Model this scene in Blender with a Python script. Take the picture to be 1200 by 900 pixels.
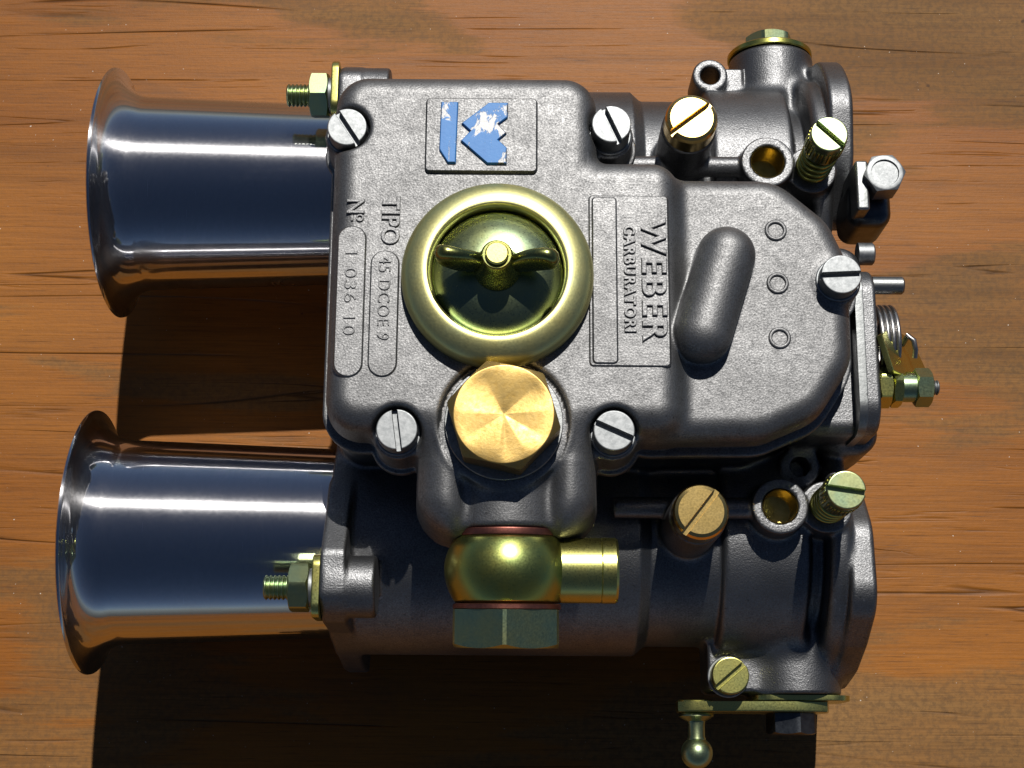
import bpy, bmesh, math
import numpy as np
from mathutils import Vector, Matrix
rad = math.radians
MM = 0.001
BASE = 38.0            # bore axis stands 38 mm above the board; all builders below use mm with z = 0 on the bore axis

# ------------------------------------------------------------------ camera, light, exposure
scene = bpy.context.scene
for o in list(bpy.data.objects): bpy.data.objects.remove(o)
COL = scene.collection
cam_d = bpy.data.cameras.new('camera'); cam = bpy.data.objects.new('camera', cam_d); COL.objects.link(cam)
cam.location = (-0.851*MM, -99.862*MM, (371.105+BASE)*MM)
ct, st, cr, sr = math.cos(.2508), math.sin(.2508), math.cos(.00715), math.sin(.00715)
cam.rotation_euler = (Matrix(((1,0,0),(0,ct,-st),(0,st,ct))) @ Matrix(((cr,-sr,0),(sr,cr,0),(0,0,1)))).to_euler()
cam_d.sensor_fit = 'HORIZONTAL'; cam_d.sensor_width = 36; cam_d.lens = 1800/1200*36
cam_d.clip_start = 0.01; cam_d.clip_end = 100
scene.camera = cam

SUN = Vector((0.095, 0.675, 1.0)).normalized()      # towards the sun
world = bpy.data.worlds.new('World'); scene.world = world; world.use_nodes = True
wn = world.node_tree.nodes; wl = world.node_tree.links
sky = wn.new('ShaderNodeTexSky'); sky.sky_type = 'NISHITA'; sky.sun_disc = False
sky.sun_elevation = math.asin(SUN.z); sky.sun_rotation = math.atan2(SUN.x, SUN.y)
sky.air_density = 0.55; sky.dust_density = 0.6; sky.ozone_density = 1.0; sky.altitude = 1200
wl.new(sky.outputs[0], wn['Background'].inputs[0]); wn['Background'].inputs[1].default_value = 0.05
sun_d = bpy.data.lights.new('sun', 'SUN'); sun_d.energy = 5.0; sun_d.angle = rad(0.53); sun_d.color = (1, .965, .91)
sun = bpy.data.objects.new('sun', sun_d); COL.objects.link(sun)
sun.rotation_euler = SUN.to_track_quat('Z', 'Y').to_euler(); sun.location = SUN*2
vs = scene.view_settings; vs.view_transform = 'Standard'; vs.look = 'None'; vs.exposure = -0.08; vs.gamma = 1.0
vs.use_curve_mapping = False

# ------------------------------------------------------------------ materials
def newmat(name):
    m = bpy.data.materials.new(name); m.use_nodes = True
    nt = m.node_tree; b = nt.nodes['Principled BSDF']
    return m, nt, b
class NT:
    """tiny node helper"""
    def __init__(s, nt): s.nt = nt
    def n(s, t, **kw):
        x = s.nt.nodes.new(t)
        for k, v in kw.items(): setattr(x, k, v)
        return x
    def l(s, a, b): s.nt.links.new(a, b)
    def co(s, scale=(1,1,1), rot=(0,0,0), loc=(0,0,0)):
        t = s.n('ShaderNodeTexCoord'); m = s.n('ShaderNodeMapping')
        m.inputs['Scale'].default_value = scale; m.inputs['Rotation'].default_value = rot; m.inputs['Location'].default_value = loc
        s.l(t.outputs['Object'], m.inputs[0]); return m.outputs[0]
    def noise(s, vec, scale, detail=3, rough=.55, dist=0.):
        x = s.n('ShaderNodeTexNoise'); x.inputs['Scale'].default_value = scale; x.inputs['Detail'].default_value = detail
        x.inputs['Roughness'].default_value = rough; x.inputs['Distortion'].default_value = dist
        s.l(vec, x.inputs['Vector']); return x.outputs['Fac']
    def ramp(s, fac, stops, interp='LINEAR'):
        r = s.n('ShaderNodeValToRGB'); e = r.color_ramp; e.interpolation = interp
        while len(e.elements) > 1: e.elements.remove(e.elements[0])
        for i, (p, c) in enumerate(stops):
            el = e.elements[0] if i == 0 else e.elements.new(p)
            el.position = p; el.color = (c, c, c, 1) if not hasattr(c, '__len__') else (*c, 1)
        s.l(fac, r.inputs[0]); return r.outputs[0]
    def mix(s, fac, a, b, mode='MIX'):
        x = s.n('ShaderNodeMix'); x.data_type = 'RGBA'; x.blend_type = mode
        for sock, v in ((x.inputs['Factor'], fac), (x.inputs['A'], a), (x.inputs['B'], b)):
            if hasattr(v, 'is_linked'): s.l(v, sock)
            elif hasattr(v, '__len__'): sock.default_value = (*v, 1)
            else: sock.default_value = v
        return x.outputs['Result']
    def math(s, op, a, b=None, clamp=False):
        x = s.n('ShaderNodeMath'); x.operation = op; x.use_clamp = clamp
        for i, v in enumerate((a, b)):
            if v is None: continue
            if hasattr(v, 'is_linked'): s.l(v, x.inputs[i])
            else: x.inputs[i].default_value = v
        return x.outputs[0]
    def bump(s, h, strength, dist, normal=None):
        x = s.n('ShaderNodeBump'); x.inputs['Strength'].default_value = strength; x.inputs['Distance'].default_value = dist
        s.l(h, x.inputs['Height'])
        if normal is not None: s.l(normal, x.inputs['Normal'])
        return x.outputs[0]

def cast_metal(name, c0, c1, rough, grain, mottle, bumpd, fine=1500, big=300):
    m, nt, b = newmat(name); N = NT(nt); v = N.co()
    b.inputs['Metallic'].default_value = 1
    patch = N.noise(v, big, 5, .68); sml = N.noise(v, fine, 2, .6)
    f = N.mix(mottle, sml, patch)
    col = N.mix(N.ramp(f, ((.33, 0.), (.67, 1.))), c0, c1)
    stain = N.ramp(N.noise(v, 70, 4, .6), ((.35, .78), (.65, 1.)))
    col = N.mix(1.0, col, stain, 'MULTIPLY')
    pits = N.ramp(N.noise(v, 1100, 2, .5), ((.25, 0.), (.34, 1.)))
    col = N.mix(pits, N.mix(.55, col, (.04, .04, .04)), col)
    s1 = N.ramp(N.noise(N.co((1, .08, 1), (0, 0, rad(38))), 900, 2, .5, .4), ((.715, 0.), (.735, 1.)))
    s2 = N.ramp(N.noise(N.co((1, .07, 1), (0, 0, rad(-62)), (.3, .2, 0)), 800, 2, .5, .4), ((.72, 0.), (.74, 1.)))
    brk_ = N.ramp(N.noise(v, 45, 2, .5), ((.50, 0.), (.60, 1.)))
    col = N.mix(N.math('MULTIPLY', N.math('MAXIMUM', s1, s2), N.math('MULTIPLY', brk_, .3)), col, (.45, .45, .45))
    N.l(col, b.inputs['Base Color'])
    N.l(N.ramp(f, ((.3, rough+.08), (.7, rough-.06))), b.inputs['Roughness'])
    h = N.mix(.3, sml, N.noise(v, fine*.4, 3, .6))
    N.l(N.bump(h, grain, bumpd), b.inputs['Normal'])
    return m
M_COVER = cast_metal('die_cast_cover', (.13, .131, .133), (.285, .285, .286), .54, .95, .36, .00010, 2600, 420)
M_BODY = cast_metal('bead_blasted_casting', (.125, .127, .131), (.235, .237, .242), .46, 1., .2, .00012, 2800)
M_STARTER = cast_metal('starter_casting', (.20, .21, .21), (.30, .31, .31), .42, .4, .4, .0001)

def metal(name, col, rough, var=None, scale=300, bumpstr=.15, rvar=.04, stretch=(1,1,1), aniso=0, tangent_axis=None, fine=2500):
    m, nt, b = newmat(name); N = NT(nt); v = N.co(stretch)
    b.inputs['Metallic'].default_value = 1
    n1 = N.noise(v, scale, 4, .6)
    if var: N.l(N.mix(N.ramp(n1, ((.35, 0.), (.65, 1.))), col, var), b.inputs['Base Color'])
    else: b.inputs['Base Color'].default_value = (*col, 1)
    n2 = N.noise(v, fine, 3, .6)
    N.l(N.ramp(n2, ((.3, max(.02, rough-rvar)), (.7, rough+rvar))), b.inputs['Roughness'])
    if bumpstr: N.l(N.bump(N.mix(.5, n2, n1), bumpstr, .00008), b.inputs['Normal'])
    if aniso:
        b.inputs['Anisotropic'].default_value = aniso
        t = N.n('ShaderNodeTangent'); t.direction_type = 'RADIAL'; t.axis = tangent_axis or 'Z'; N.l(t.outputs[0], b.inputs['Tangent'])
    return m
M_ZINC = metal('bright_zinc', (.28, .29, .295), .52, (.20, .21, .215), 900, .2)
M_YELLOW = metal('yellow_passivated_zinc', (.60, .54, .16), .30, (.44, .46, .17), 90, .08)
M_YELLOW2 = metal('dark_yellow_passivated_zinc', (.44, .40, .09), .31, (.30, .36, .12), 90, .05)
M_WING = metal('wing_nut_plating', (.31, .29, .08), .27, (.20, .25, .11), 90, .05)
M_RING = metal('pale_passivated_zinc', (.68, .61, .24), .40, (.56, .57, .28), 80, .05)
M_DISH = metal('green_passivated_dish', (.25, .28, .13), .30, (.17, .24, .17), 60, .04)
M_GREENZINC = metal('greenish_passivated_zinc', (.26, .35, .22), .35, (.36, .39, .19), 160, .10)
M_BRASS = metal('turned_brass', (.78, .55, .20), .24, (.72, .50, .17), 300, 0, rvar=.02)
M_COPPER = metal('copper_washer', (.27, .10, .075), .45, (.19, .075, .06), 500, .3)
M_WIRE = metal('spring_wire', (.36, .35, .34), .34, None, 300, .1)
M_DARK = metal('black_oxide_steel', (.06, .065, .075), .35, (.10, .11, .12), 400, .3)
M_HOLEBRASS = metal('brass_jet_plug', (.46, .36, .12), .33, (.34, .26, .07), 500, .2)

def chrome():
    m, nt, b = newmat('polished_steel'); N = NT(nt)
    b.inputs['Metallic'].default_value = 1; b.inputs['Base Color'].default_value = (.54, .54, .555, 1)
    v = N.co(); lines = N.noise(N.co((4, 160, 160)), 18, 4, .7)
    sp = N.noise(v, 1300, 3, .6)
    b.inputs['Roughness'].default_value = .06
    bn = N.bump(N.mix(.2, lines, sp), .025, .00008); N.l(bn, b.inputs['Normal'])
    # fine polishing haze around the mirror reflection
    h = N.n('ShaderNodeBsdfPrincipled'); h.inputs['Metallic'].default_value = 1; h.inputs['Base Color'].default_value = (.58, .575, .59, 1)
    N.l(N.ramp(sp, ((.35, .30), (.75, .38))), h.inputs['Roughness'])
    # spun finish: scratches run round the tube, so light spreads along its axis
    h.inputs['Anisotropic'].default_value = 1.0; h.inputs['Anisotropic Rotation'].default_value = .25
    t = N.n('ShaderNodeTangent'); t.direction_type = 'RADIAL'; t.axis = 'X'; N.l(t.outputs[0], h.inputs['Tangent'])
    N.l(N.bump(N.noise(v, 3500, 2), .05, .00005), h.inputs['Normal'])
    mx = N.n('ShaderNodeMixShader')
    smud = N.ramp(N.noise(N.co((1, .6, .6)), 60, 5, .65, .5), ((.35, .24), (.52, .33), (.72, .50)))
    scr = N.ramp(N.noise(N.co((1, .05, .05), (0, 0, rad(8))), 2600, 2, .5), ((.70, 0.), (.76, .5)))
    N.l(N.math('MAXIMUM', smud, scr), mx.inputs[0])
    N.l(b.outputs[0], mx.inputs[1]); N.l(h.outputs[0], mx.inputs[2])
    N.l(mx.outputs[0], nt.nodes['Material Output'].inputs['Surface'])
    return m
M_CHROME = chrome()

def painted_emblem():
    m, nt, b = newmat('worn_blue_paint'); N = NT(nt); v = N.co()
    worn = N.noise(N.co((1, .38, 1), (0, 0, rad(-38))), 330, 6, .75, .6); edge = N.noise(N.co(loc=(.3, .1, 0)), 75, 2, .5)
    f = N.math('ADD', N.math('MULTIPLY', worn, .55), N.math('MULTIPLY', edge, .62))
    k = N.ramp(f, ((.635, 1.), (.665, 0.)))
    N.l(N.mix(k, (.25, .25, .25), N.mix(worn, (.02, .14, .42), (.06, .26, .60))), b.inputs['Base Color'])
    N.l(N.ramp(k, ((0., 1.), (1., 0.))), b.inputs['Metallic'])
    b.inputs['Roughness'].default_value = .53
    N.l(N.bump(N.mix(.5, k, N.noise(v, 1500, 2)), .5, .0001), b.inputs['Normal'])
    return m
M_BLUE = painted_emblem()

def brass_plug():
    m, nt, b = newmat('faceted_brass'); N = NT(nt); v = N.co()
    b.inputs['Metallic'].default_value = 1
    n1 = N.noise(v, 900, 4, .7)
    N.l(N.mix(N.ramp(n1, ((.3, 0.), (.7, 1.))), (.34, .22, .065), (.52, .36, .13)), b.inputs['Base Color'])
    N.l(N.ramp(n1, ((.3, .48), (.7, .36))), b.inputs['Roughness'])
    b.inputs['Anisotropic'].default_value = .35
    t = N.n('ShaderNodeTangent'); t.direction_type = 'RADIAL'; t.axis = 'Z'; N.l(t.outputs[0], b.inputs['Tangent'])
    N.l(N.bump(n1, .25, .0001), b.inputs['Normal'])
    return m
M_PLUG = brass_plug()

def wood():
    m, nt, b = newmat('weathered_fir'); N = NT(nt)
    tilt = (0, 0, rad(-2.5))
    # broad zones: orange varnished wood against grey-brown weathered wood, feathered along the grain
    zone = N.noise(N.co((6.5, 19, 1), (0, 0, rad(24)), (1.6, .9, 0)), 1.0, 2, .5, .5)
    zone2 = N.noise(N.co((18, 150, 1), tilt), 1.0, 6, .7, .3)
    z = N.math('ADD', N.math('MULTIPLY', zone, .80), N.math('MULTIPLY', zone2, .22))
    zk = N.ramp(z, ((.53, 0.), (.56, .65), (.66, 1.)))
    fib = N.noise(N.co((34, 1500, 1), tilt), 1.0, 6, .75)
    fib2 = N.noise(N.co((6, 120, 1), tilt), 1.0, 4, .6, .4)
    tone = N.noise(N.co((5, 16, 1), tilt, (3.1, 1, 0)), 1.0, 3, .55)
    tk = N.ramp(tone, ((.3, 0.), (.7, 1.)))
    orange = N.mix(tk, (.220, .071, .008), (.325, .121, .017))
    grey = N.mix(tk, (.165, .080, .023), (.250, .132, .044))
    col = N.mix(zk, orange, grey)
    col = N.mix(N.ramp(fib, ((.34, .62), (.56, 0.))), col, N.mix(.55, col, (.05, .018, .005)))
    col = N.mix(N.ramp(fib2, ((.30, .62), (.50, 0.))), col, N.mix(.55, col, (.07, .024, .005)))
    pores = N.ramp(N.noise(N.co((75, 2300, 1), tilt, (0, 4, 0)), 1.0, 3, .6), ((.60, 0.), (.70, 1.)))
    col = N.mix(N.math('MULTIPLY', pores, .55), col, (.045, .018, .007))
    speck = N.noise(N.co((1, 1, 1)), 600, 5, .7)
    col = N.mix(N.math('ADD', N.math('MULTIPLY', zk, .50), .12), col, N.mix(N.ramp(speck, ((.40, .8), (.56, 0.))), col, (.080, .046, .022)))
    # grey dirt in soft blotches
    dirt = N.ramp(N.noise(N.co((13, 34, 1), tilt, (7, 2, 0)), 1.0, 5, .65, .5), ((.60, 0.), (.82, 1.)))
    col = N.mix(N.math('MULTIPLY', dirt, .55), col, (.055, .040, .028))
    # checks: thin dark splits following the grain, broken up along their length
    def checks(sx, sy, loc, w, m0, m1, msx=14, msy=70):
        r = N.noise(N.co((sx, sy, 1), tilt, loc), 1.0, 2, .45, .15)
        d = N.math('ABSOLUTE', N.math('SUBTRACT', r, .5))
        line = N.ramp(d, ((0., 1.), (w, 0.)))
        msk = N.ramp(N.noise(N.co((msx, msy, 1), tilt, (loc[0]+5, loc[1], 0)), 1.0, 3, .6), ((m0, 0.), (m1, 1.)))
        return N.math('MULTIPLY', line, msk)
    c1 = checks(1.6, 34, (1.3, 0, 0), .0045, .48, .60, 9, 60)
    c2 = checks(3.5, 85, (4.2, 3, 0), .008, .53, .64, 16, 100)
    c3 = checks(9, 230, (2.2, 8, 0), .02, .56, .70, 24, 130)
    ck = N.math('MAXIMUM', N.math('MAXIMUM', c1, N.math('MULTIPLY', c2, .85)), N.math('MULTIPLY', c3, .6))
    col = N.mix(N.math('MULTIPLY', ck, .85), col, (.030, .013, .005))
    spots = N.ramp(N.noise(N.co((1, 1, 1), loc=(.21, .4, 0)), 150, 2, .5), ((.765, 0.), (.79, 1.)))
    col = N.mix(N.math('MULTIPLY', spots, .7), col, (.04, .02, .012))
    grit = N.ramp(N.noise(N.co(), 1150, 1, .5), ((.785, 0.), (.805, 1.)))
    col = N.mix(N.math('MULTIPLY', grit, .8), col, (.62, .55, .46))
    N.l(col, b.inputs['Base Color'])
    rg = N.mix(zk, N.ramp(fib, ((.2, .42), (.8, .55))), N.ramp(fib, ((.2, .60), (.8, .72))))
    N.l(rg, b.inputs['Roughness']); b.inputs['Specular IOR Level'].default_value = .18
    h = N.math('ADD', N.math('MULTIPLY', fib, .32), N.math('MULTIPLY', fib2, .5))
    h = N.math('ADD', h, N.math('MULTIPLY', N.noise(N.co(), 1000, 3, .7), .14))
    h = N.math('SUBTRACT', h, N.math('MULTIPLY', ck, 1.3))
    N.l(N.bump(h, .55, .0005), b.inputs['Normal'])
    return m
M_WOOD = wood()

# ------------------------------------------------------------------ mesh helpers (all in mm, z = 0 on the bore axis)
def add(name, verts, faces, mat, parent, smooth=True, angle=35, normals=None, world=True, wn=True):
    me = bpy.data.meshes.new(name)
    v = np.asarray(verts, dtype=np.float64).copy()
    if world: v[:, 2] += BASE
    me.from_pydata((v*MM).tolist(), [], faces if isinstance(faces, list) else faces.tolist())
    if smooth:
        me.polygons.foreach_set('use_smooth', np.ones(len(me.polygons), bool))
        if normals is None and angle < 180: me.set_sharp_from_angle(angle=rad(angle))
    if normals is not None: me.normals_split_custom_set_from_vertices(normals.tolist())
    me.materials.append(mat)
    o = bpy.data.objects.new(name, me); COL.objects.link(o)
    if smooth and wn and normals is None:
        w = o.modifiers.new('weighted_normal', 'WEIGHTED_NORMAL'); w.weight = 100; w.keep_sharp = True
    if parent is not None: o.parent = parent
    return o
class Geo:
    def __init__(s): s.v = []; s.f = []
    def put(s, v, f):
        n = len(s.v); s.v += [tuple(map(float, p)) for p in v]; s.f += [[i+n for i in q] for q in f]; return s
def frame(axis, up=None):
    z = Vector(axis).normalized()
    u = Vector(up) if up else (Vector((0,0,1)) if abs(z.z) < .9 else Vector((0,1,0)))
    x = u.cross(z).normalized(); y = z.cross(x)
    return x, y, z          # local x, y, z in world
def place(pts, org, axis, up=None):
    x, y, z = frame(axis, up); o = Vector(org)
    return [tuple(o + x*p[0] + y*p[1] + z*p[2]) for p in pts]
def lathe(prof, n=64, hexa=None):
    """prof: (r, z) list bottom to top along local z; closes with caps when r>0 at the ends"""
    v = []; f = []
    for (r, z) in prof:
        for i in range(n):
            a = 2*math.pi*i/n; v.append((r*math.cos(a), r*math.sin(a), z))
    for j in range(len(prof)-1):
        for i in range(n):
            k = (i+1) % n; f.append([j*n+i, j*n+k, (j+1)*n+k, (j+1)*n+i])
    if prof[0][0] > 0: f.append(list(range(n))[::-1])
    if prof[-1][0] > 0: f.append([(len(prof)-1)*n+i for i in range(n)])
    return v, f
def ring_lathe(prof, n=96):
    """closed profile loop (r, z): a ring, no caps"""
    v = []; f = []; m = len(prof)
    for (r, z) in prof:
        for i in range(n):
            a = 2*math.pi*i/n; v.append((r*math.cos(a), r*math.sin(a), z))
    for j in range(m):
        j2 = (j+1) % m
        for i in range(n):
            k = (i+1) % n; f.append([j*n+i, j*n+k, j2*n+k, j2*n+i])
    return v, f
def hexprism(af, h, r0=None, cham_bot=False, n=60, rot=0., bore=0.):
    """hexagon across flats af, height h, top chamfered to a circle of radius r0"""
    ap = af/2; r0 = r0 or ap*.985; v = []; f = []; t = math.tan(rad(28))
    def hr(a):
        a = (a - rot) % (math.pi/3) - math.pi/6
        return ap/math.cos(a)
    A = [2*math.pi*i/n for i in range(n)]
    rows = []
    if cham_bot: rows.append([(r0*math.cos(a), r0*math.sin(a), 0) for a in A])
    rows.append([(hr(a)*math.cos(a), hr(a)*math.sin(a), (hr(a)-r0)*t if cham_bot else 0) for a in A])
    rows.append([(hr(a)*math.cos(a), hr(a)*math.sin(a), h-(hr(a)-r0)*t) for a in A])
    rows.append([(r0*math.cos(a), r0*math.sin(a), h) for a in A])
    rows.append([((r0-.25)*math.cos(a), (r0-.25)*math.sin(a), h+.06) for a in A])
    for r in rows: v += r
    for j in range(len(rows)-1):
        for i in range(n):
            k = (i+1) % n; f.append([j*n+i, j*n+k, (j+1)*n+k, (j+1)*n+i])
    f.append(list(range(n))[::-1]); f.append([(len(rows)-1)*n+i for i in range(n)])
    return v, f
def slothead(r, z0, h, slot_w, slot_d, ang, cham=.5, n=72, dish=None):
    """cylinder head on local z from z0 to z0+h with a screwdriver slot turned by ang"""
    v, f = lathe([(r, z0), (r, z0+h-slot_d)], n)
    g = Geo().put(v, f)
    ca, sa = math.cos(ang), math.sin(ang); w = slot_w/2
    for s in (1, -1):
        rows = []
        for (rr, z, ww) in ((r, z0+h-slot_d, w), (r, z0+h-cham, w), (r-cham*.35, z0+h-cham*.3, w), (r-cham, z0+h, w+.08)):
            a0 = math.asin(ww/rr); pts = []
            for i in range(33):
                a = a0 + (math.pi-2*a0)*i/32
                x, y = rr*math.cos(a), rr*math.sin(a)*s
                pts.append((x*ca-y*sa, x*sa+y*ca, z))
            rows.append(pts if s > 0 else pts[::-1])
        m = 33; vv = [p for r_ in rows for p in r_]; ff = []
        for j in range(len(rows)-1):
            for i in range(m):
                k = (i+1) % m; ff.append([j*m+i, j*m+k, (j+1)*m+k, (j+1)*m+i])
        ff.append([(len(rows)-1)*m+i for i in range(m)])
        g.put(vv, ff)
    return g.v, g.f
def sweep(path, r, n=12, closed=False, ry=None):
    """round tube along a path of points"""
    P = [Vector(p) for p in path]; v = []; f = []; m = len(P); nx = None
    for i, p in enumerate(P):
        t = ((P[(i+1) % m] if closed or i < m-1 else p) - (P[i-1] if closed or i > 0 else p)).normalized()
        if nx is None: nx = t.orthogonal().normalized()
        nx = (nx - t*nx.dot(t)).normalized(); ny = t.cross(nx)
        rr = r[i] if hasattr(r, '__len__') else r
        for k in range(n):
            a = 2*math.pi*k/n; v.append(tuple(p + nx*rr*math.cos(a) + ny*(ry or rr)*math.sin(a)))
    for i in range(m if closed else m-1):
        j = (i+1) % m
        for k in range(n):
            l = (k+1) % n; f.append([i*n+k, i*n+l, j*n+l, j*n+k])
    if not closed:
        f.append([k for k in range(n)][::-1]); f.append([(m-1)*n+k for k in range(n)])
    return v, f
def inset(poly, d):
    n = len(poly); out = []
    for i in range(n):
        p0, p, p1 = Vector(poly[i-1]), Vector(poly[i]), Vector(poly[(i+1) % n])
        e0 = (p-p0).normalized(); e1 = (p1-p).normalized()
        n0 = Vector((-e0.y, e0.x)); n1 = Vector((-e1.y, e1.x)); m = n0+n1
        out.append(tuple(p+m*(d/max(.35, m.dot(n0)))))
    return out
def prism(poly, z0, z1, bev=0., seg=2, draft=0.):
    """extruded polygon (counter-clockwise) with its top edge rounded by bev; draft widens the foot"""
    rows = [(inset(poly, -draft) if draft else poly, z0), (poly, z1-bev)]
    for i in range(1, seg+1):
        a = math.pi/2*i/seg
        rows.append((inset(poly, bev*(1-math.cos(a))), z1-bev+bev*math.sin(a)))
    n = len(poly); v = [(x, y, z) for r, z in rows for x, y in r]; f = [list(range(n))[::-1]]
    for j in range(len(rows)-1):
        for i in range(n):
            k = (i+1) % n; f.append([j*n+i, j*n+k, (j+1)*n+k, (j+1)*n+i])
    f.append([(len(rows)-1)*n+i for i in range(n)])
    return v, f
def boxb(x0, x1, y0, y1, z0, z1, bev=.6, seg=3):
    bm = bmesh.new(); bmesh.ops.create_cube(bm, size=1)
    for w in bm.verts: w.co = Vector(((x0+x1)/2+w.co.x*(x1-x0), (y0+y1)/2+w.co.y*(y1-y0), (z0+z1)/2+w.co.z*(z1-z0)))
    if bev: bmesh.ops.bevel(bm, geom=list(bm.edges), offset=bev, segments=seg, profile=.5, affect='EDGES')
    bm.verts.index_update(); v = [tuple(x.co) for x in bm.verts]; f = [[q.index for q in x.verts] for x in bm.faces]; bm.free()
    return v, f
def rrect(x0, x1, y0, y1, r, n=6):
    p = []
    for cx, cy, a0 in ((x1-r, y1-r, 0), (x0+r, y1-r, 90), (x0+r, y0+r, 180), (x1-r, y0+r, 270)):
        for i in range(n+1):
            a = rad(a0+90*i/n); p.append((cx+r*math.cos(a), cy+r*math.sin(a)))
    return p
def thread(r, p, L, depth):
    prof = [(r-depth-.3, 0), (r-depth, .25)]; z = .3
    while z < L-.35:
        prof += [(r-depth, z), (r, z+p*.42), (r, z+p*.55), (r-depth, z+p*.95)]; z += p
    prof += [(r-depth, L-.3), (r-depth-.35, L)]
    return prof

# ------------------------------------------------------------------ castings: signed distance fields meshed by surface nets
def smin(a, b, k):
    h = np.maximum(k-np.abs(a-b), 0)/k
    return np.minimum(a, b)-h*h*k*.25
def smax(a, b, k): return -smin(-a, -b, k)
def sdpoly(X, Y, poly):
    d = None; s = None; n = len(poly)
    for i in range(n):
        ax, ay = poly[i]; bx, by = poly[i-1]
        ex, ey = bx-ax, by-ay; wx, wy = X-ax, Y-ay
        t = np.clip((wx*ex+wy*ey)/(ex*ex+ey*ey), 0, 1)
        q = (wx-ex*t)**2+(wy-ey*t)**2
        d = q if d is None else np.minimum(d, q)
        c1 = Y >= ay; c2 = Y < by; c3 = ex*wy > ey*wx
        flip = (c1 & c2 & c3) | (~c1 & ~c2 & ~c3)
        s = np.where(flip, -1., 1.) if s is None else np.where(flip, -s, s)
    return s*np.sqrt(d)
def extr(d2, z, z0, z1, r, rb=None):
    w1 = np.maximum(z-z1, z0-z)+r; w0 = d2+r
    return np.minimum(np.maximum(w0, w1), 0)+np.sqrt(np.maximum(w0, 0)**2+np.maximum(w1, 0)**2)-r
def circ(X, Y, cx, cy, r): return np.sqrt((X-cx)**2+(Y-cy)**2)-r
def box2(X, Y, x0, x1, y0, y1, r):
    qx = np.abs(X-(x0+x1)/2)-(x1-x0)/2+r; qy = np.abs(Y-(y0+y1)/2)-(y1-y0)/2+r
    return np.sqrt(np.maximum(qx, 0)**2+np.maximum(qy, 0)**2)+np.minimum(np.maximum(qx, qy), 0)-r
def capsule(X, Y, Z, a, b, r):
    ax, ay, az = a; bx, by, bz = b[0]-ax, b[1]-ay, b[2]-az
    t = np.clip(((X-ax)*bx+(Y-ay)*by+(Z-az)*bz)/(bx*bx+by*by+bz*bz), 0, 1)
    return np.sqrt((X-ax-bx*t)**2+(Y-ay-by*t)**2+(Z-az-bz*t)**2)-r
def surface_net(name, fn, lo, hi, h, mat, parent):
    ax = [np.arange(lo[i], hi[i]+h, h, dtype=np.float32) for i in range(3)]
    F = np.asarray(fn(ax[0][:, None, None], ax[1][None, :, None], ax[2][None, None, :]), dtype=np.float32)
    F = np.broadcast_to(F, (len(ax[0]), len(ax[1]), len(ax[2])))
    I = F < 0; n = [s-1 for s in F.shape]
    cnt = np.zeros(n, np.int8)
    for dx in (0, 1):
        for dy in (0, 1):
            for dz in (0, 1): cnt += I[dx:dx+n[0], dy:dy+n[1], dz:dz+n[2]]
    act = (cnt > 0) & (cnt < 8); idx = np.argwhere(act)
    ids = np.full(n, -1, np.int64); ids[act] = np.arange(len(idx))
    acc = np.zeros((len(idx), 3)); num = np.zeros(len(idx))
    corners = [(a, b, c) for a in (0, 1) for b in (0, 1) for c in (0, 1)]
    fv = {c: F[idx[:, 0]+c[0], idx[:, 1]+c[1], idx[:, 2]+c[2]].astype(np.float64) for c in corners}
    for c in corners:
        for a in range(3):
            if c[a]: continue
            d = list(c); d[a] = 1; f0, f1 = fv[c], fv[tuple(d)]; m = (f0 < 0) != (f1 < 0)
            t = np.where(m, f0/np.where(m, f0-f1, 1), 0)
            p = np.tile(np.array(c, float), (len(idx), 1)); p[:, a] = t
            acc[m] += p[m]; num[m] += 1
    V = (idx+acc/num[:, None])*h+np.array(lo)
    faces = []
    for a in range(3):
        b, c = (a+1) % 3, (a+2) % 3
        sl0 = [slice(None)]*3; sl1 = [slice(None)]*3; sl0[a] = slice(0, -1); sl1[a] = slice(1, None)
        A, B = I[tuple(sl0)], I[tuple(sl1)]
        e = np.argwhere(A != B); ok = (e[:, b] > 0) & (e[:, c] > 0) & (e[:, b] < n[b]) & (e[:, c] < n[c]); e = e[ok]
        q = []
        for (ob, oc) in ((-1, -1), (0, -1), (0, 0), (-1, 0)):
            k = e.copy(); k[:, b] += ob; k[:, c] += oc; q.append(ids[k[:, 0], k[:, 1], k[:, 2]])
        q = np.stack(q, 1); fl = ~A[tuple(e.T)]; q[fl] = q[fl][:, ::-1]; faces.append(q)
    faces = np.concatenate(faces)
    def ev(P): return np.asarray(fn(P[:, 0], P[:, 1], P[:, 2]))
    e = .06
    for it in range(3):
        f0 = ev(V); G = np.stack([(ev(V+d)-ev(V-d))/(2*e) for d in np.eye(3)*e], 1)
        g2 = np.maximum((G*G).sum(1), .2)
        if it < 2: V = V-G*(np.clip(f0, -h, h)/g2)[:, None]
    e = .25
    G = np.stack([(ev(V+d)-ev(V-d))/(2*e) for d in np.eye(3)*e], 1)
    Nn = G/np.maximum(np.linalg.norm(G, axis=1), 1e-6)[:, None]
    return add(name, V, faces, mat, parent, True, 180, Nn)

# ------------------------------------------------------------------ the board
bv, bf = boxb(-520, 520, -420, 480, -22, 0, 1.5, 2)
board = add('wooden_board', np.array(bv), bf, M_WOOD, None, True, 35, None, world=False)
board['kind'] = 'structure'; board['label'] = 'weathered varnished softwood board with dark splits along the grain'

carb = bpy.data.objects.new('carburettor', None); COL.objects.link(carb); carb.empty_display_size = .05
carb['label'] = 'twin-barrel grey metal carburettor with two polished intake trumpets lying on the wooden board'
carb['category'] = 'carburettor'

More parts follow.
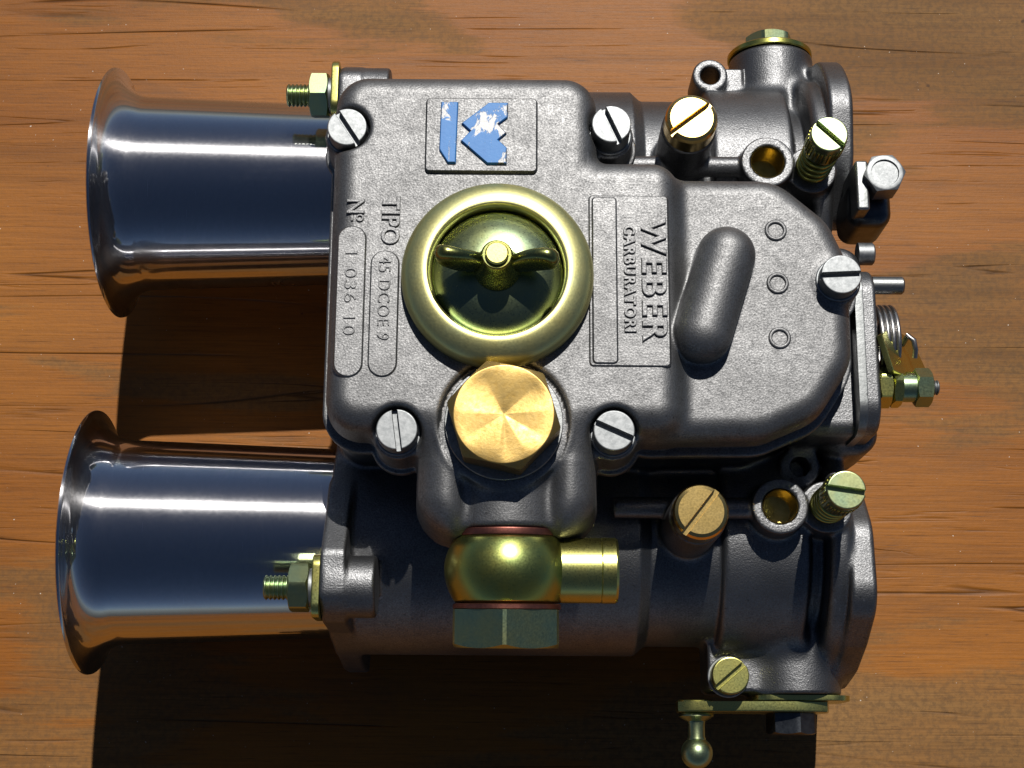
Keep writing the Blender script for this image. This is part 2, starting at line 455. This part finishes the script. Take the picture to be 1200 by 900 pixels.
# ---- float chamber cover
ZT, ZR, ZS = 60.0, 55.0, 44.0
SCREWS = [(-37.3, 37.6, 55., 60.), (20.6, 39.4, 51.5, 58.5), (-24.8, -29.8, 54., 59.), (20.5, -29.7, 54., 59.), (69.3, 4.6, 55.0, 59.8)]
def sd_main(X, Y):
    a = box2(X, Y, -41, 18.2, -30.5, 51.8, 8.0)
    b = box2(X, Y, -30, 36, -30.5, 31.8, 6.5)
    return smin(a, b, 3.0)
R_POLY = [(30, 17.5), (53, 17.5), (59, 12.3), (61.1, 7.5), (60.9, -9.5), (57, -15.5), (50, -18.6), (30, -19)]
def sd_right(X, Y): return sdpoly(X, Y, R_POLY)-12.0
def sd_inlet(X, Y): return box2(X, Y, -21.2, 17.6, -51.5, -24, 9.0)
def f_cover(X, Y, Z):
    dm, dr, di = sd_main(X, Y), sd_right(X, Y), sd_inlet(X, Y)
    dr_ = (Z-ZS)*.07
    main = extr(dm+dr_, Z, ZS-1, ZT, 5.0)
    right = extr(dr+dr_, Z, ZS-1, ZR, 4.5)
    d = smin(main, right, 3.0)
    # inlet block slopes down towards the union
    inlet = extr(di+dr_*1.2, Z+np.clip(-Y-36, 0, 99)*.12, ZS-20, 58.5, 6.5)
    inlet = np.maximum(inlet, 39.0-Z)
    groove = capsule(X, Y, Z, (-1.5, -38, 61.5), (-1.5, -66, 57), 10.6)
    inlet = smax(inlet, -groove, 4.0)
    d = smin(d, inlet, 5.0)
    # filter boss and union boss
    cb = circ(X, Y, -2.5, -28.2, 13.4)
    d = smin(d, extr(cb-.4, Z, ZS, 58.6, 1.0), 2.0)
    d = smax(d, -np.maximum(cb, 58.6-Z), 1.4)
    uy, uz = Y+48.6, Z-46.0
    ub = extr(np.sqrt((X+1.6)**2+(uz*.995-uy*.0995)**2)-11.4, -uy*.995-uz*.0995, -16, 0, 1.3)
    d = smin(d, ub, 2.0)
    # capsule-shaped bulge over the accelerator rod
    d = smin(d, capsule(X, Y, Z, (45.0, 9.2, 57.8), (39.6, -8.2, 57.8), 6.3), 1.2)
    # screw lugs: counterbore, then the lug
    for i, (sx, sy, zb, zt) in enumerate(SCREWS[:4]):
        c = circ(X, Y, sx, sy, 5.0)
        d = smax(d, -np.maximum(c, zb-Z), 1.2)
        d = smin(d, extr(c-.35, Z, ZS-1, zb, .9), 2.2)
    sx, sy, zb, zt = SCREWS[4]
    c = circ(X, Y, sx, sy, 5.2)
    d = smin(d, extr(c, Z, ZS-1, zb, .8), 1.5)
    # parting lip
    lip = np.minimum(np.minimum(dm, dr), di+1.5)-1.3
    for (sx, sy, zb, zt) in SCREWS: lip = np.minimum(lip, circ(X, Y, sx, sy, 6.6))
    return smin(d, extr(lip, Z, ZS-2.4, ZS, .5), .8)
cover = surface_net('float_chamber_cover', f_cover, (-46, -56, 37), (79, 56, 67), .5, M_COVER, carb)

# ---- main body
LF = [(-15, 8), (-8, 22), (0, 27), (8, 33), (15.5, 33), (19, 28), (20, 15), (23, 0), (26, -20), (26, -29), (18, -33), (-10, -33), (-18, -20), (-18, 0)]
RF = [(-16, 2), (-10, 14), (-3, 23), (5, 27), (14, 27.5), (18.5, 25), (23, 16), (28, 4), (30.5, -8), (30, -15), (23, -24), (10, -30), (-5, -32), (-18, -32), (-22, -26), (-20, -8)]
RF_IN = [(-10, 1), (-5, 12), (3, 19), (12.5, 20), (17.5, 12), (22, 2), (24.5, -9), (19, -19), (8, -24), (-5, -26), (-14, -25), (-16, -20), (-14, -8)]
def f_body(X, Y, Z):
    S = np.sign(Y+1e-6); U = np.abs(Y)-45
    R = np.sqrt(U*U+Z*Z)
    # barrels, turned profile along x
    rb = 26.6-np.clip((X-28.5)/2.6, 0, 1)*2.3-np.clip((X-66.5)/1.5, 0, 1)*2.8
    d = extr(R-rb, X, -42, 76, .6)
    d = smin(d, extr(R-27.0, X, 47.2, 67, 1.5), 1.0)
    d = smin(d, extr(R-29.5, X, 71.0, 76.0, 2.2), 1.0)
    fl = np.minimum(sdpoly(U, Z, RF_IN)-9, 99.)
    fl = np.where(Y > 0, smin(fl, np.sqrt((U-15)**2+(Z-9)**2)-16.5, 8.0), fl)
    d = smin(d, extr(fl, X, 75.0, 81, 1.2), 1.0)
    d = smin(d, extr(sdpoly(U, Z, LF)-3, X, -42.6, -37, .8), 1.5)
    d = smin(d, extr(np.sqrt((U-14.0)**2+(Z-29)**2)-6.9, X, -42, -30.5, .8), 1.2)
    d = smax(d, -(R-19.5), .6)
    # float chamber block between and under the cover
    blk = extr(np.minimum(box2(X, Y, -40, 36, -29, 33, 6), sd_right(X, Y)+1), Z, -38, ZS-2.6, 1.5)
    d = smin(d, blk, 3.0)
    up = extr(sd_main(X, Y)+.6, Z, 14, ZS-2.6, 1.0)
    d = smin(d, up, 2.0)
    # spindle towers
    tw = np.sqrt((X-66.6)**2+Z*Z)-10.9
    d = smin(d, extr(tw, Y, 40, 83.4, 1.2), 3.5)
    d = smin(d, extr(tw, -Y, 40, 80.6, .6), 4.0)
    d = smin(d, extr(box2(X, Y, 45.4, 62, -80.2, -62, 1.5), Z, -9, 7.2, .8), 2.0)
    # bosses: jet wells, progression holes, mixture screws, galleries
    d = smin(d, extr(np.sqrt((X-39.4)**2+(np.abs(Y)-45)**2)-6.3, Z, 8, 43.6, .5), 1.5)
    d = smin(d, extr(np.sqrt((X-59)**2+(np.abs(Y)-41)**2)-6.3, Z, 8, 34, .5), 1.5)
    d = smin(d, extr(np.sqrt((X-70)**2+(np.abs(Y)-40.5)**2)-5.9, Z, 5, 30.5, .5), 1.5)
    d = smin(d, extr(np.sqrt((X-65.6)**2+(Y+30)**2)-4.7, Z, 0, 24, .5), 1.0)
    d = smin(d, extr(np.sqrt((np.abs(Y)-41)**2+(Z-30.5)**2)-2.4, X, 22, 60, .4), 1.0)
    # cable stop lug beside the far tower
    d = smin(d, extr(box2(X, Y, 50, 58, 68, 77.5, .6), Z, 2, 8, .5), .8)
    d = smin(d, extr(circ(X, Y, 48.9, 73.2, 4.5), Z, 1, 13, .7), .8)
    d = smax(d, -circ(X, Y, 48.9, 73.2, 2.4), .5)
    # starter housing on the engine side
    st_ = extr(box2(X, Y, 62, 79.2, -25.5, 19, 5), Z, -26, 38, 3.0)
    d = smin(d, st_, 3.0)
    d = smin(d, extr(box2(X, Y, 70, 83.5, -27.5, -16, 5.), Z, 6, 27, 2.5), 2.0)
    # drilled holes
    d = smax(d, -np.maximum(np.sqrt((X-59)**2+(np.abs(Y)-41)**2)-4.05, 24.5-Z), .3)
    d = smax(d, -np.maximum(np.sqrt((X-65.6)**2+(Y+30)**2)-2.2, 18-Z), .3)
    return d
body = surface_net('main_body', f_body, (-48, -85, -39), (86, 88, 47), .7, M_BODY, carb)

# ---- intake trumpets
def trumpet(y):
    out = [(22.6, -41.8)]
    out += [(22.8+1.85*t, -42.7-50.3*t) for t in np.linspace(0, 1, 12)]
    cx, cr0 = -93.0, 24.65
    for a in np.linspace(0, 82, 16)[1:]:
        out.append((cr0+7.6*(1-math.cos(rad(a)))*1.02, cx-8.3*math.sin(rad(a))))
    tip = out[-1]; prof = [(r, -x) for r, x in out]
    prof += [(tip[0]+.45, -tip[1]+.25), (tip[0]+.55, -tip[1]+.75), (tip[0]+.1, -tip[1]+1.05)]
    prof += [(r-1.1, -x+(.9 if r > 26 else 0)) for r, x in out[::-1]]
    v, f = ring_lathe(prof, 160)
    g = place(v, (0, y, 0), (-1, 0, 0))
    return add('intake_trumpet', g, f, M_CHROME, carb, True, 60)
trumpet(45); trumpet(-45)

# ---- trumpet studs, nuts, washers, clamp tabs
for s in (1, -1):
    yc, zc = s*59.3, 29.0
    v, f = lathe(thread(2.75, .95, 13.3, .38), 32)
    stud = add('stud', place(v, (-42, yc, zc), (-1, 0, 0)), f, M_GREENZINC, carb, True, 25)
    v, f = hexprism(10, 4.4, 4.9, True, rot=rad(12) if s > 0 else rad(34))
    add('nut', place(v, (-45.4, yc, zc), (-1, 0, 0)), f, M_GREENZINC, stud, True, 25)
    v, f = lathe([(4.1, 0), (4.3, .2), (4.3, 1.0), (4.0, 1.2)], 40)
    add('spring_washer', place(v, (-44.3, yc, zc), (-1, 0, 0)), f, M_ZINC, stud, True, 30)
    v, f = prism(rrect(-7, 7, -6.5, 6.5, 3.0), 0, 1.7, .4)
    add('clamp_tab', place(v, (-42.7, yc, zc), (-1, 0, 0)), f, M_YELLOW, carb, True, 40)

# ---- cover screws
ANG = [-57, -66, -82, -24, 3]
for (sx, sy, zb, zt), a in zip(SCREWS, ANG):
    v, f = slothead(4.35, zb+.9, zt-zb-.9, 1.15, 1.7, rad(a), .35)
    sc = add('cover_screw', place(v, (sx, sy, 0), (0, 0, 1), (0, 1, 0)), f, M_ZINC, carb, True, 30)
    sc_v, sc_f = lathe([(4.7, 0), (4.8, .15), (4.8, .75), (4.6, .9)], 48)
    add('washer', place(sc_v, (sx, sy, zb), (0, 0, 1)), sc_f, M_ZINC, sc, True, 30)

# ---- inspection cap with wing nut
CX, CY = -4.1, 3.2
def spline(prof):
    out = []; P = [Vector((r, z)) for r, z in prof]
    for i in range(len(P)-1):       # Catmull-Rom so the pressed profile is smooth
        p0, p1, p2, p3 = P[max(i-1, 0)], P[i], P[i+1], P[min(i+2, len(P)-1)]
        for t in (0, .25, .5, .75):
            out.append(tuple(.5*((2*p1)+(p2-p0)*t+(2*p0-5*p1+4*p2-p3)*t*t+(3*p1-p0-3*p2+p3)*t**3)))
    return out+[prof[-1]]
v, f = ring_lathe(spline([(19.0, 60.0), (20.1, 60.2), (20.4, 61.2), (20.3, 62.6), (19.8, 63.9), (18.8, 64.9), (17.4, 65.6), (16.0, 66.0), (15.1, 66.05), (14.6, 65.9),
        (14.25, 65.4), (14.1, 64.4), (14.0, 62.8), (13.8, 61.2), (13.6, 60.0)]), 160)
cap = add('inspection_cap', place(v, (CX, CY, 0), (0, 0, 1)), f, M_RING, carb, True, 60)
v, f = ring_lathe(spline([(14.0, 61.0), (13.95, 62.6), (13.5, 63.3), (12.6, 63.8), (11.2, 64.5), (9.4, 65.2), (7.6, 65.7), (5.9, 66.05), (4.4, 66.2), (3.2, 66.2), (3.1, 65.5), (3.1, 61.0)]), 160)
add('cap_dish', place(v, (CX, CY, 0), (0, 0, 1)), f, M_DISH, cap, True, 60)
# wing nut: hub, two ears, screw end
v, f = lathe([(4.9, 66.1), (5.0, 66.7), (4.3, 68.4), (3.5, 72), (3.3, 74.4), (2.9, 75.0), (2.4, 75.0)], 56)
nut = add('wing_nut', place(v, (CX, CY, 0), (0, 0, 1)), f, M_WING, carb, True, 40)
v, f = lathe([(2.4, 73), (2.4, 75.7), (2.1, 76.1)], 40)
add('screw_end', place(v, (CX, CY, 0), (0, 0, 1)), f, M_YELLOW, nut, True, 30)
def ear(ang):
    # rounded plate ear seen in its own x (outwards) / z plane, swept elliptical section
    n = 26; m = 14; vs_, fs = [], []
    for i in range(n+1):
        t = i/n; x = 2.2+10.6*t
        zc = 69.6+4.6*t**1.25
        hh = 2.9+1.9*math.sin(math.pi*min(1, t*1.05))
        k = math.sqrt(max(0., 1-max(0., (t-.72)/.28)**2.2)); hh = max(.08, hh*k)
        th = max(.06, (1.35+.6*t)*math.sqrt(max(0., 1-max(0., (t-.82)/.18)**2.0)))
        yo = .9*math.sin(t*2.4)
        for q in range(m):
            a = 2*math.pi*q/m
            sx = math.copysign(abs(math.cos(a))**.75, math.cos(a)); sz = math.copysign(abs(math.sin(a))**.75, math.sin(a))
            vs_.append((x, yo+th*sx, zc+hh*sz))
    for i in range(n):
        for q in range(m):
            r_ = (q+1) % m; fs.append([i*m+q, i*m+r_, (i+1)*m+r_, (i+1)*m+q])
    fs.append(list(range(m))[::-1]); fs.append([n*m+q for q in range(m)])
    c, s = math.cos(ang), math.sin(ang)
    return [(CX+x*c-y*s, CY+x*s+y*c, z) for x, y, z in vs_], fs
for a in (-6, 174):
    v, f = ear(rad(a)); add('wing', v, f, M_WING, nut, True, 80)

# ---- brass filter plug
v, f = lathe([(12.2, 58.6), (12.35, 58.8), (12.35, 59.7), (12.2, 59.9)], 80)
plug = bpy.data.objects.new('tmp', None)
hv, hf = hexprism(20.8, 6.6, 10.35, False, 120, rot=rad(47))
# turned face: shallow cone with the planished sectors of a worn cutter
n = 120; top = [i for i in range(len(hv)-n, len(hv))]; hf.pop()
SEC = [5, 42, 72, 88, 118, 150, 178, 214, 240, 262, 274, 300, 330, 365]
LEV = [.34, .0, .30, .30, .0, .16, .34, .06, .30, .34, .10, .34, .02, .34]
prev = top
for q in range(1, 9):
    rr = 10.1*(1-q/9); row = []
    for i in range(n):
        a_ = 360*i/n
        if a_ < 5: a_ += 360
        lv_ = float(np.interp(a_, SEC, LEV))
        row.append(len(hv)); hv.append((rr*math.cos(rad(360*i/n)), rr*math.sin(rad(360*i/n)), 6.66-.30*(q/9)+(lv_-.17)*1.5*(rr/10.1)*(1-(rr/10.1)**4)))
    for i in range(n): hf.append([prev[i], prev[(i+1) % n], row[(i+1) % n], row[i]])
    prev = row
hv.append((0, 0, 6.3)); c = len(hv)-1
for i in range(n): hf.append([prev[i], prev[(i+1) % n], c])
plug = add('filter_plug', np.array(hv), hf, M_PLUG, carb, True, 20, None, world=False)
plug.location = (-2.5*MM, -28.1*MM, (59.9+BASE)*MM)
add('washer', place(v, (-2.5, -28.2, 0), (0, 0, 1)), f, M_STARTER, carb, True, 30).name = 'plug_washer'

# ---- fuel union
UY, UZ, UX = -48.6, 46.0, -1.6
UA = Vector((0.0, -1, -.10)).normalized()
def up(d): return tuple(Vector((UX, UY, UZ))+UA*d)
v, f = lathe([(10.9, 0), (11.0, .2), (11.0, 1.2), (10.9, 1.4)], 80)
add('copper_washer', place(v, up(.1), UA), f, M_COPPER, carb, True, 30)
bp = [(10.9, 1.6)]+[(10.9+2.5*math.sin(math.pi*t)**.8, 1.6+14.0*t) for t in np.linspace(.04, .96, 24)]+[(10.9, 15.6)]
v, f = lathe(bp, 96)
banjo = add('banjo_union', place(v, up(0), UA), f, M_YELLOW2, carb, True, 50)
v, f = lathe([(11.2, 0), (11.5, .2), (11.5, 1.0), (11.2, 1.2)], 80)
add('copper_washer', place(v, up(15.7), UA), f, M_COPPER, carb, True, 30)
v, f = hexprism(22.0, 7.9, 11.0, False, 96, rot=rad(30+2))
add('banjo_bolt', place(v, up(16.9), UA), f, M_GREENZINC, carb, True, 25)
PC = Vector(up(8.6))
v, f = ring_lathe([(6.9, 9), (6.9, 19.8), (6.8, 19.9), (6.95, 20.1), (6.95, 22.9), (6.6, 23.4), (5.4, 23.4), (5.2, 22.9), (5.2, 9)], 72)
add('fuel_pipe', place(v, tuple(PC), (1, 0, 0)), f, M_YELLOW, banjo, True, 30)

# ---- brass jet-well screws
for s, a in ((1, 38), (-1, 52)):
    v, f = slothead(5.95, 43.7, 6.0, 1.25, 1.6, rad(a), 1.1)
    o = add('jet_screw', np.array(v), f, M_BRASS, carb, True, 18, None, world=False)
    o.location = (39.4*MM, s*45*MM, BASE*MM)
# ---- progression-hole plugs sunk in their bosses
for s in (1, -1):
    v, f = ring_lathe([(4.02, 25), (4.02, 33.2), (3.8, 33.5), (3.65, 33.2), (3.6, 25.6), (.05, 25.2), (.05, 24.7), (4.0, 24.7)], 48)
    add('hole_plug', place(v, (59, s*41, 0), (0, 0, 1)), f, M_HOLEBRASS, carb, True, 30)
# ---- idle mixture screws with springs
for s, a in ((1, -44), (-1, -8)):
    v, f = slothead(4.2, 43.2, 8.2, 1.2, 1.7, rad(a), .4)
    ms = add('mixture_screw', place(v, (70, s*40.5, 0), (0, 0, 1), (0, 1, 0)), f, M_GREENZINC, carb, True, 30)
    kv, kf = [], []
    g = Geo()
    for i in range(30):
        t = 2*math.pi*i/30; c_, s_ = math.cos(t), math.sin(t)
        v, f = boxb(-.2, .25, -.24, .24, 44.2, 49.0, .12, 1)
        g.put([((4.2+x)*c_-y*s_+70, (4.2+x)*s_+y*c_+s*40.5, z) for x, y, z in v], f)
    k = add('knurl', g.v, g.f, M_YELLOW2, ms, True, 40)
    v, f = lathe([(2.2, 25), (2.2, 43.2)], 24)
    add('shank', place(v, (70, s*40.5, 0), (0, 0, 1)), f, M_YELLOW2, ms, True, 30)
    path = [(70+3.5*math.cos(t), s*40.5+3.5*math.sin(t), 30.8+12.2*t/(2*math.pi*4.6)) for t in np.linspace(0, 2*math.pi*4.6, 150)]
    v, f = sweep(path, .72, 10); add('spring', v, f, M_YELLOW2, ms, True, 60)

# ---- spindle ends
v, f = lathe([(10.7, 0), (11.0, .25), (11.0, 1.3), (10.7, 1.6)], 64)
add('spindle_washer', place(v, (66.4, 83.5, 0), (0, 1, 0)), f, M_YELLOW2, carb, True, 30)
v, f = hexprism(11.2, 5.0, 5.5, False, rot=rad(10))
add('spindle_nut', place(v, (66.4, 85.1, 0), (0, 1, 0)), f, M_GREENZINC, carb, True, 25)
# throttle lever under the near tower: curved plate, arm, ball stud, bolt
v, f = prism(rrect(-10.5, 12.5, -10, 8, 5), 0, 1.3, .3)
plate = add('spindle_washer', place(v, (66.5, -80.8, 0), (0, -1, 0), (0, 0, 1)), f, M_YELLOW, carb, True, 35)
arm = [(-26.5+0, -3), (-23, -5.4), (0, -8), (8, -6), (9.5, 0), (8, 6), (0, 8), (-23, 5.4), (-26.5, 3)]
v, f = prism(arm, 0, 2.4, .5)
lever = add('throttle_lever', place(v, (65.2, -82.3, 0), (0, -1, 0), (0, 0, 1)), f, M_YELLOW, carb, True, 35)
bs = [(3.9, 0), (4.1, .2), (4.1, .9), (3.3, 1.4), (2.2, 2.0), (2.0, 3), (2.0, 5.6), (2.25, 6.0)]
bs += [(3.75*math.sin(t), 9.3-3.75*math.cos(t)) for t in np.linspace(.62, math.pi-.3, 22)]
v, f = lathe(bs, 48)
add('ball_stud', place(v, (43.2, -84.7, 0), (0, -1, 0)), f, M_GREENZINC, lever, True, 50)
v, f = lathe([(4.3, -.2), (4.3, .3), (4.0, .5)], 40)
add('rivet_head', place(v, (43.2, -82.3, 0), (0, 1, 0)), f, M_YELLOW, lever, True, 30)
v, f = hexprism(10.4, 4.8, 5.1, False, rot=rad(20))
add('lever_bolt', place(v, (65.6, -84.8, 0), (0, -1, 0)), f, M_DARK, lever, True, 25)
# idle stop screw on the pad
v, f = slothead(4.3, 8.4, 4.4, 1.2, 1.5, rad(40), .4)
ss = add('stop_screw', place(v, (49.9, -76.8, 0), (0, 0, 1), (0, 1, 0)), f, M_YELLOW, carb, True, 30)
v, f = lathe([(4.7, 7.2), (4.8, 7.4), (4.8, 8.2), (4.6, 8.4)], 48)
add('washer', place(v, (49.9, -76.8, 0), (0, 0, 1)), f, M_ZINC, ss, True, 30)

# ---- starter (choke) unit on the engine side
v, f = prism(rrect(-26, 13.2, 6, 43.6, 7, 10), 0, 1.9, .25)
add('gasket', place(v, (75.6, 0, 0), (1, 0, 0), (0, 0, 1)), f, M_STARTER, carb, True, 30)
v, f = prism(rrect(-25.5, 12.8, 6, 43.0, 7, 10), 0, 3.0, 1.0, 5)
starter = add('starter_cover', place(v, (77.6, 0, 0), (1, 0, 0), (0, 0, 1)), f, M_BODY, carb, True, 50)
v, f = lathe([(2.05, 0), (2.05, 6.8), (1.7, 7.2)], 32)
add('pin', place(v, (80.5, 8.8, 39.4), (1, 0, 0)), f, M_STARTER, starter, True, 30)
v, f = lathe([(2.6, 0), (2.6, 3.4), (2.2, 3.8)], 32)
add('cable_stop', place(v, (78.5, 17.6, 35.6), (1, 0, 0)), f, M_ZINC, starter, True, 30)
path = [(81.6+4.4*t/(2*math.pi*3.7), -3.2+8.3*math.cos(t), 33.4+8.3*math.sin(t)) for t in np.linspace(0, 2*math.pi*3.7, 170)]
e = path[-1]
path += [(e[0]+.5, e[1]-1.2, e[2]+1.2), (e[0]+1.6, -3.6, 41.5), (e[0]+2.8, -4.6, 41.4), (e[0]+3.3, -6.6, 40.6), (e[0]+3.3, -8.2, 39.6)]
v, f = sweep(path, .62, 10)
add('return_spring', v, f, M_WIRE, carb, True, 70)
v, f = prism([(-8, -5.5), (6, -6.5), (9, -2), (6, 5), (-3, 6.5), (-9, 3)], 0, 1.4, .3)
lv = add('starter_lever', place(v, (86.6, -7.4, 37.2), (.72, .22, .66), (0, 1, 0)), f, M_YELLOW, carb, True, 35)
AX = (0, -14.8, 38.5)
def onax(x): return (x, AX[1], AX[2])
v, f = hexprism(8.4, 2.9, 4.1, True, rot=rad(8)); add('lock_nut', place(v, onax(80.6), (1, 0, 0)), f, M_YELLOW, lv, True, 25)
v, f = hexprism(8.2, 2.2, 4.0, True, rot=rad(25)); add('lock_nut', place(v, onax(83.7), (1, 0, 0)), f, M_YELLOW, lv, True, 25)
v, f = lathe([(3.2, 0), (3.3, .2), (3.3, 3.4), (3.2, 3.6)], 40); add('clamp_barrel', place(v, onax(85.7), (1, 0, 0)), f, M_GREENZINC, lv, True, 30)
v, f = hexprism(7.6, 3.6, 3.7, True, rot=rad(12)); add('clamp_bolt', place(v, onax(89.0), (1, 0, 0)), f, M_GREENZINC, lv, True, 25)
v, f = lathe(thread(1.7, .6, 2.2, .25), 24); add('bolt_end', place(v, onax(92.3), (1, 0, 0)), f, M_ZINC, lv, True, 30)
# cable clamp bracket with hex-head bolt
g = Geo(); v, f = boxb(78.9, 82.0, 28.2, 40.5, 20, 36.5, .7, 3); g.put(v, f)
brk = add('cable_bracket', g.v, g.f, M_STARTER, carb, True, 40)
v, f = boxb(78.2, 88.6, 26.6, 38.5, 14, 31.5, 3.4, 6)
add('cable_clamp', v, f, M_DARK, brk, True, 60)
v, f = hexprism(8.6, 6.0, 4.25, False, rot=rad(5))
n = 60; hf = f[:-1]; base = len(v)-n
rim = [(3.25*math.cos(2*math.pi*i/n), 3.25*math.sin(2*math.pi*i/n), 6.06) for i in range(n)]
dsh = [(3.1*math.cos(2*math.pi*i/n), 3.1*math.sin(2*math.pi*i/n), 5.6) for i in range(n)]
v = v+rim+dsh
for i in range(n):
    k = (i+1) % n; hf.append([base+i, base+k, base+n+k, base+n+i]); hf.append([base+n+i, base+n+k, base+2*n+k, base+2*n+i])
hf.append([base+2*n+i for i in range(n)])
add('clamp_bolt', place(v, (85.3, 36.6, 32.5), (0, 0, 1), (0, 1, 0)), hf, M_ZINC, brk, True, 25)

# ---- raised plates, marks and lettering on the cover
v, f = prism(rrect(-20, 4.2, 27, 44.2, .9), 59.7, 60.95, .25, 1, .25)
emblem = add('emblem_plate', v, f, M_COVER, cover, True, 40)
ET = 60.94
def emb(px, py): return (-20+(px-75)/(1110-75)*24.2, 44.2-(py-85)/(775-85)*17.2)
bar = [emb(*q) for q in ((215, 135), (372, 135), (358, 705), (285, 705), (205, 580))][::-1]
zig = [emb(*q) for q in ((660, 140), (835, 140), (835, 275), (748, 342), (825, 425), (748, 490), (828, 560), (828, 710), (650, 710), (405, 500), (490, 408), (410, 335))][::-1]
for p in (bar, zig):
    v, f = prism(p, ET-.3, ET+.7, .2, 1, .12); add('emblem_mark', v, f, M_BLUE, emblem, True, 40)
def pill(x, y0, y1, w, name='number_panel'):
    v, f = prism(rrect(x-w/2, x+w/2, y0, y1, w/2-.01, 12), 59.7, 60.45, .22, 1, .3)
    return add(name, v, f, M_COVER, cover, True, 40)
pN = pill(-35.3, -18.9, 14.5, 6.0); pT = pill(-28.1, -18.8, 9.0, 6.0)
v, f = prism(rrect(15.4, 32.4, -16.2, 21.9, .9), 59.7, 60.4, .22, 1, .25)
wpl = add('name_plate', v, f, M_COVER, cover, True, 40)
v, f = prism(rrect(16.1, 21.3, -15.7, 21.4, .9), 60.2, 60.8, .22, 1, .3)
add('blank_panel', v, f, M_COVER, wpl, True, 40)
for y in (16.1, 4.0, -8.3):
    v, f = ring_lathe([(1.55, 54.8), (1.6, 55.25), (1.8, 55.42), (2.15, 55.42), (2.4, 55.25), (2.5, 54.8)], 40)
    add('casting_ring', place(v, (56.4, y, 0), (0, 0, 1)), f, M_COVER, cover, True, 60)
def lettering(txt, x_base, y_top, length, cap_h, z, hgt, bev, parent, name='raised_lettering', weight=0.0, gap=1.0):
    """text reading down the picture: letter tops towards +x"""
    cu = bpy.data.curves.new('t', 'FONT'); cu.body = txt; cu.size = 1; cu.space_character = gap
    cu.resolution_u = 4; cu.fill_mode = 'BOTH'
    ob = bpy.data.objects.new('t', cu); COL.objects.link(ob)
    def meas():
        bpy.context.view_layer.update(); me = bpy.data.meshes.new_from_object(ob.evaluated_get(bpy.context.evaluated_depsgraph_get()))
        a = np.array([x.co[:] for x in me.vertices]); return me, a
    me, a = meas(); mn, mx = a.min(0), a.max(0); bpy.data.meshes.remove(me)
    sx = length/(mx[0]-mn[0]); sy = cap_h/(mx[1]-mn[1])
    k = (sx+sy)/2
    cu.extrude = hgt/2/k; cu.bevel_depth = bev/k; cu.bevel_resolution = 2; cu.offset = (weight-bev)/k
    me, a = meas()
    V = np.stack([x_base+(a[:, 1]-mn[1])*sy, y_top-(a[:, 0]-mn[0])*sx, z+a[:, 2]*k], 1)
    F = [list(p.vertices) for p in me.polygons]
    bpy.data.objects.remove(ob); bpy.data.meshes.remove(me)
    return add(name, V, F, M_COVER, parent, True, 20, wn=False)
lettering('WEBER', 26.7, 16.4, 27.0, 5.0, 60.5, .5, .22, wpl, weight=.24, gap=1.2)
lettering('CARBURATORI', 22.9, 14.8, 23.5, 2.3, 60.48, .4, .15, wpl, weight=.17, gap=1.25)
lettering('TIPO', -29.0, 21.2, 10.6, 3.7, 60.1, .3, .2, cover, weight=.20)
lettering('N', -36.6, 20.5, 3.0, 3.6, 60.1, .3, .2, cover, weight=.16)
lettering('o', -34.6, 17.2, 1.6, 1.6, 60.1, .3, .14, cover, weight=.08)
v, f = boxb(-35.7, -35.2, 15.7, 17.1, 59.8, 60.35, .1, 1); add('raised_lettering', v, f, M_COVER, cover, True, 40)
lettering('45 DCOE 9', -29.4, 7.6, 18.5, 2.6, 60.45, .3, .13, pT, name='stamped_lettering', gap=1.1)
lettering('1 036 10', -36.6, 8.6, 18.5, 2.6, 60.45, .26, .13, pN, name='stamped_lettering', gap=1.1)
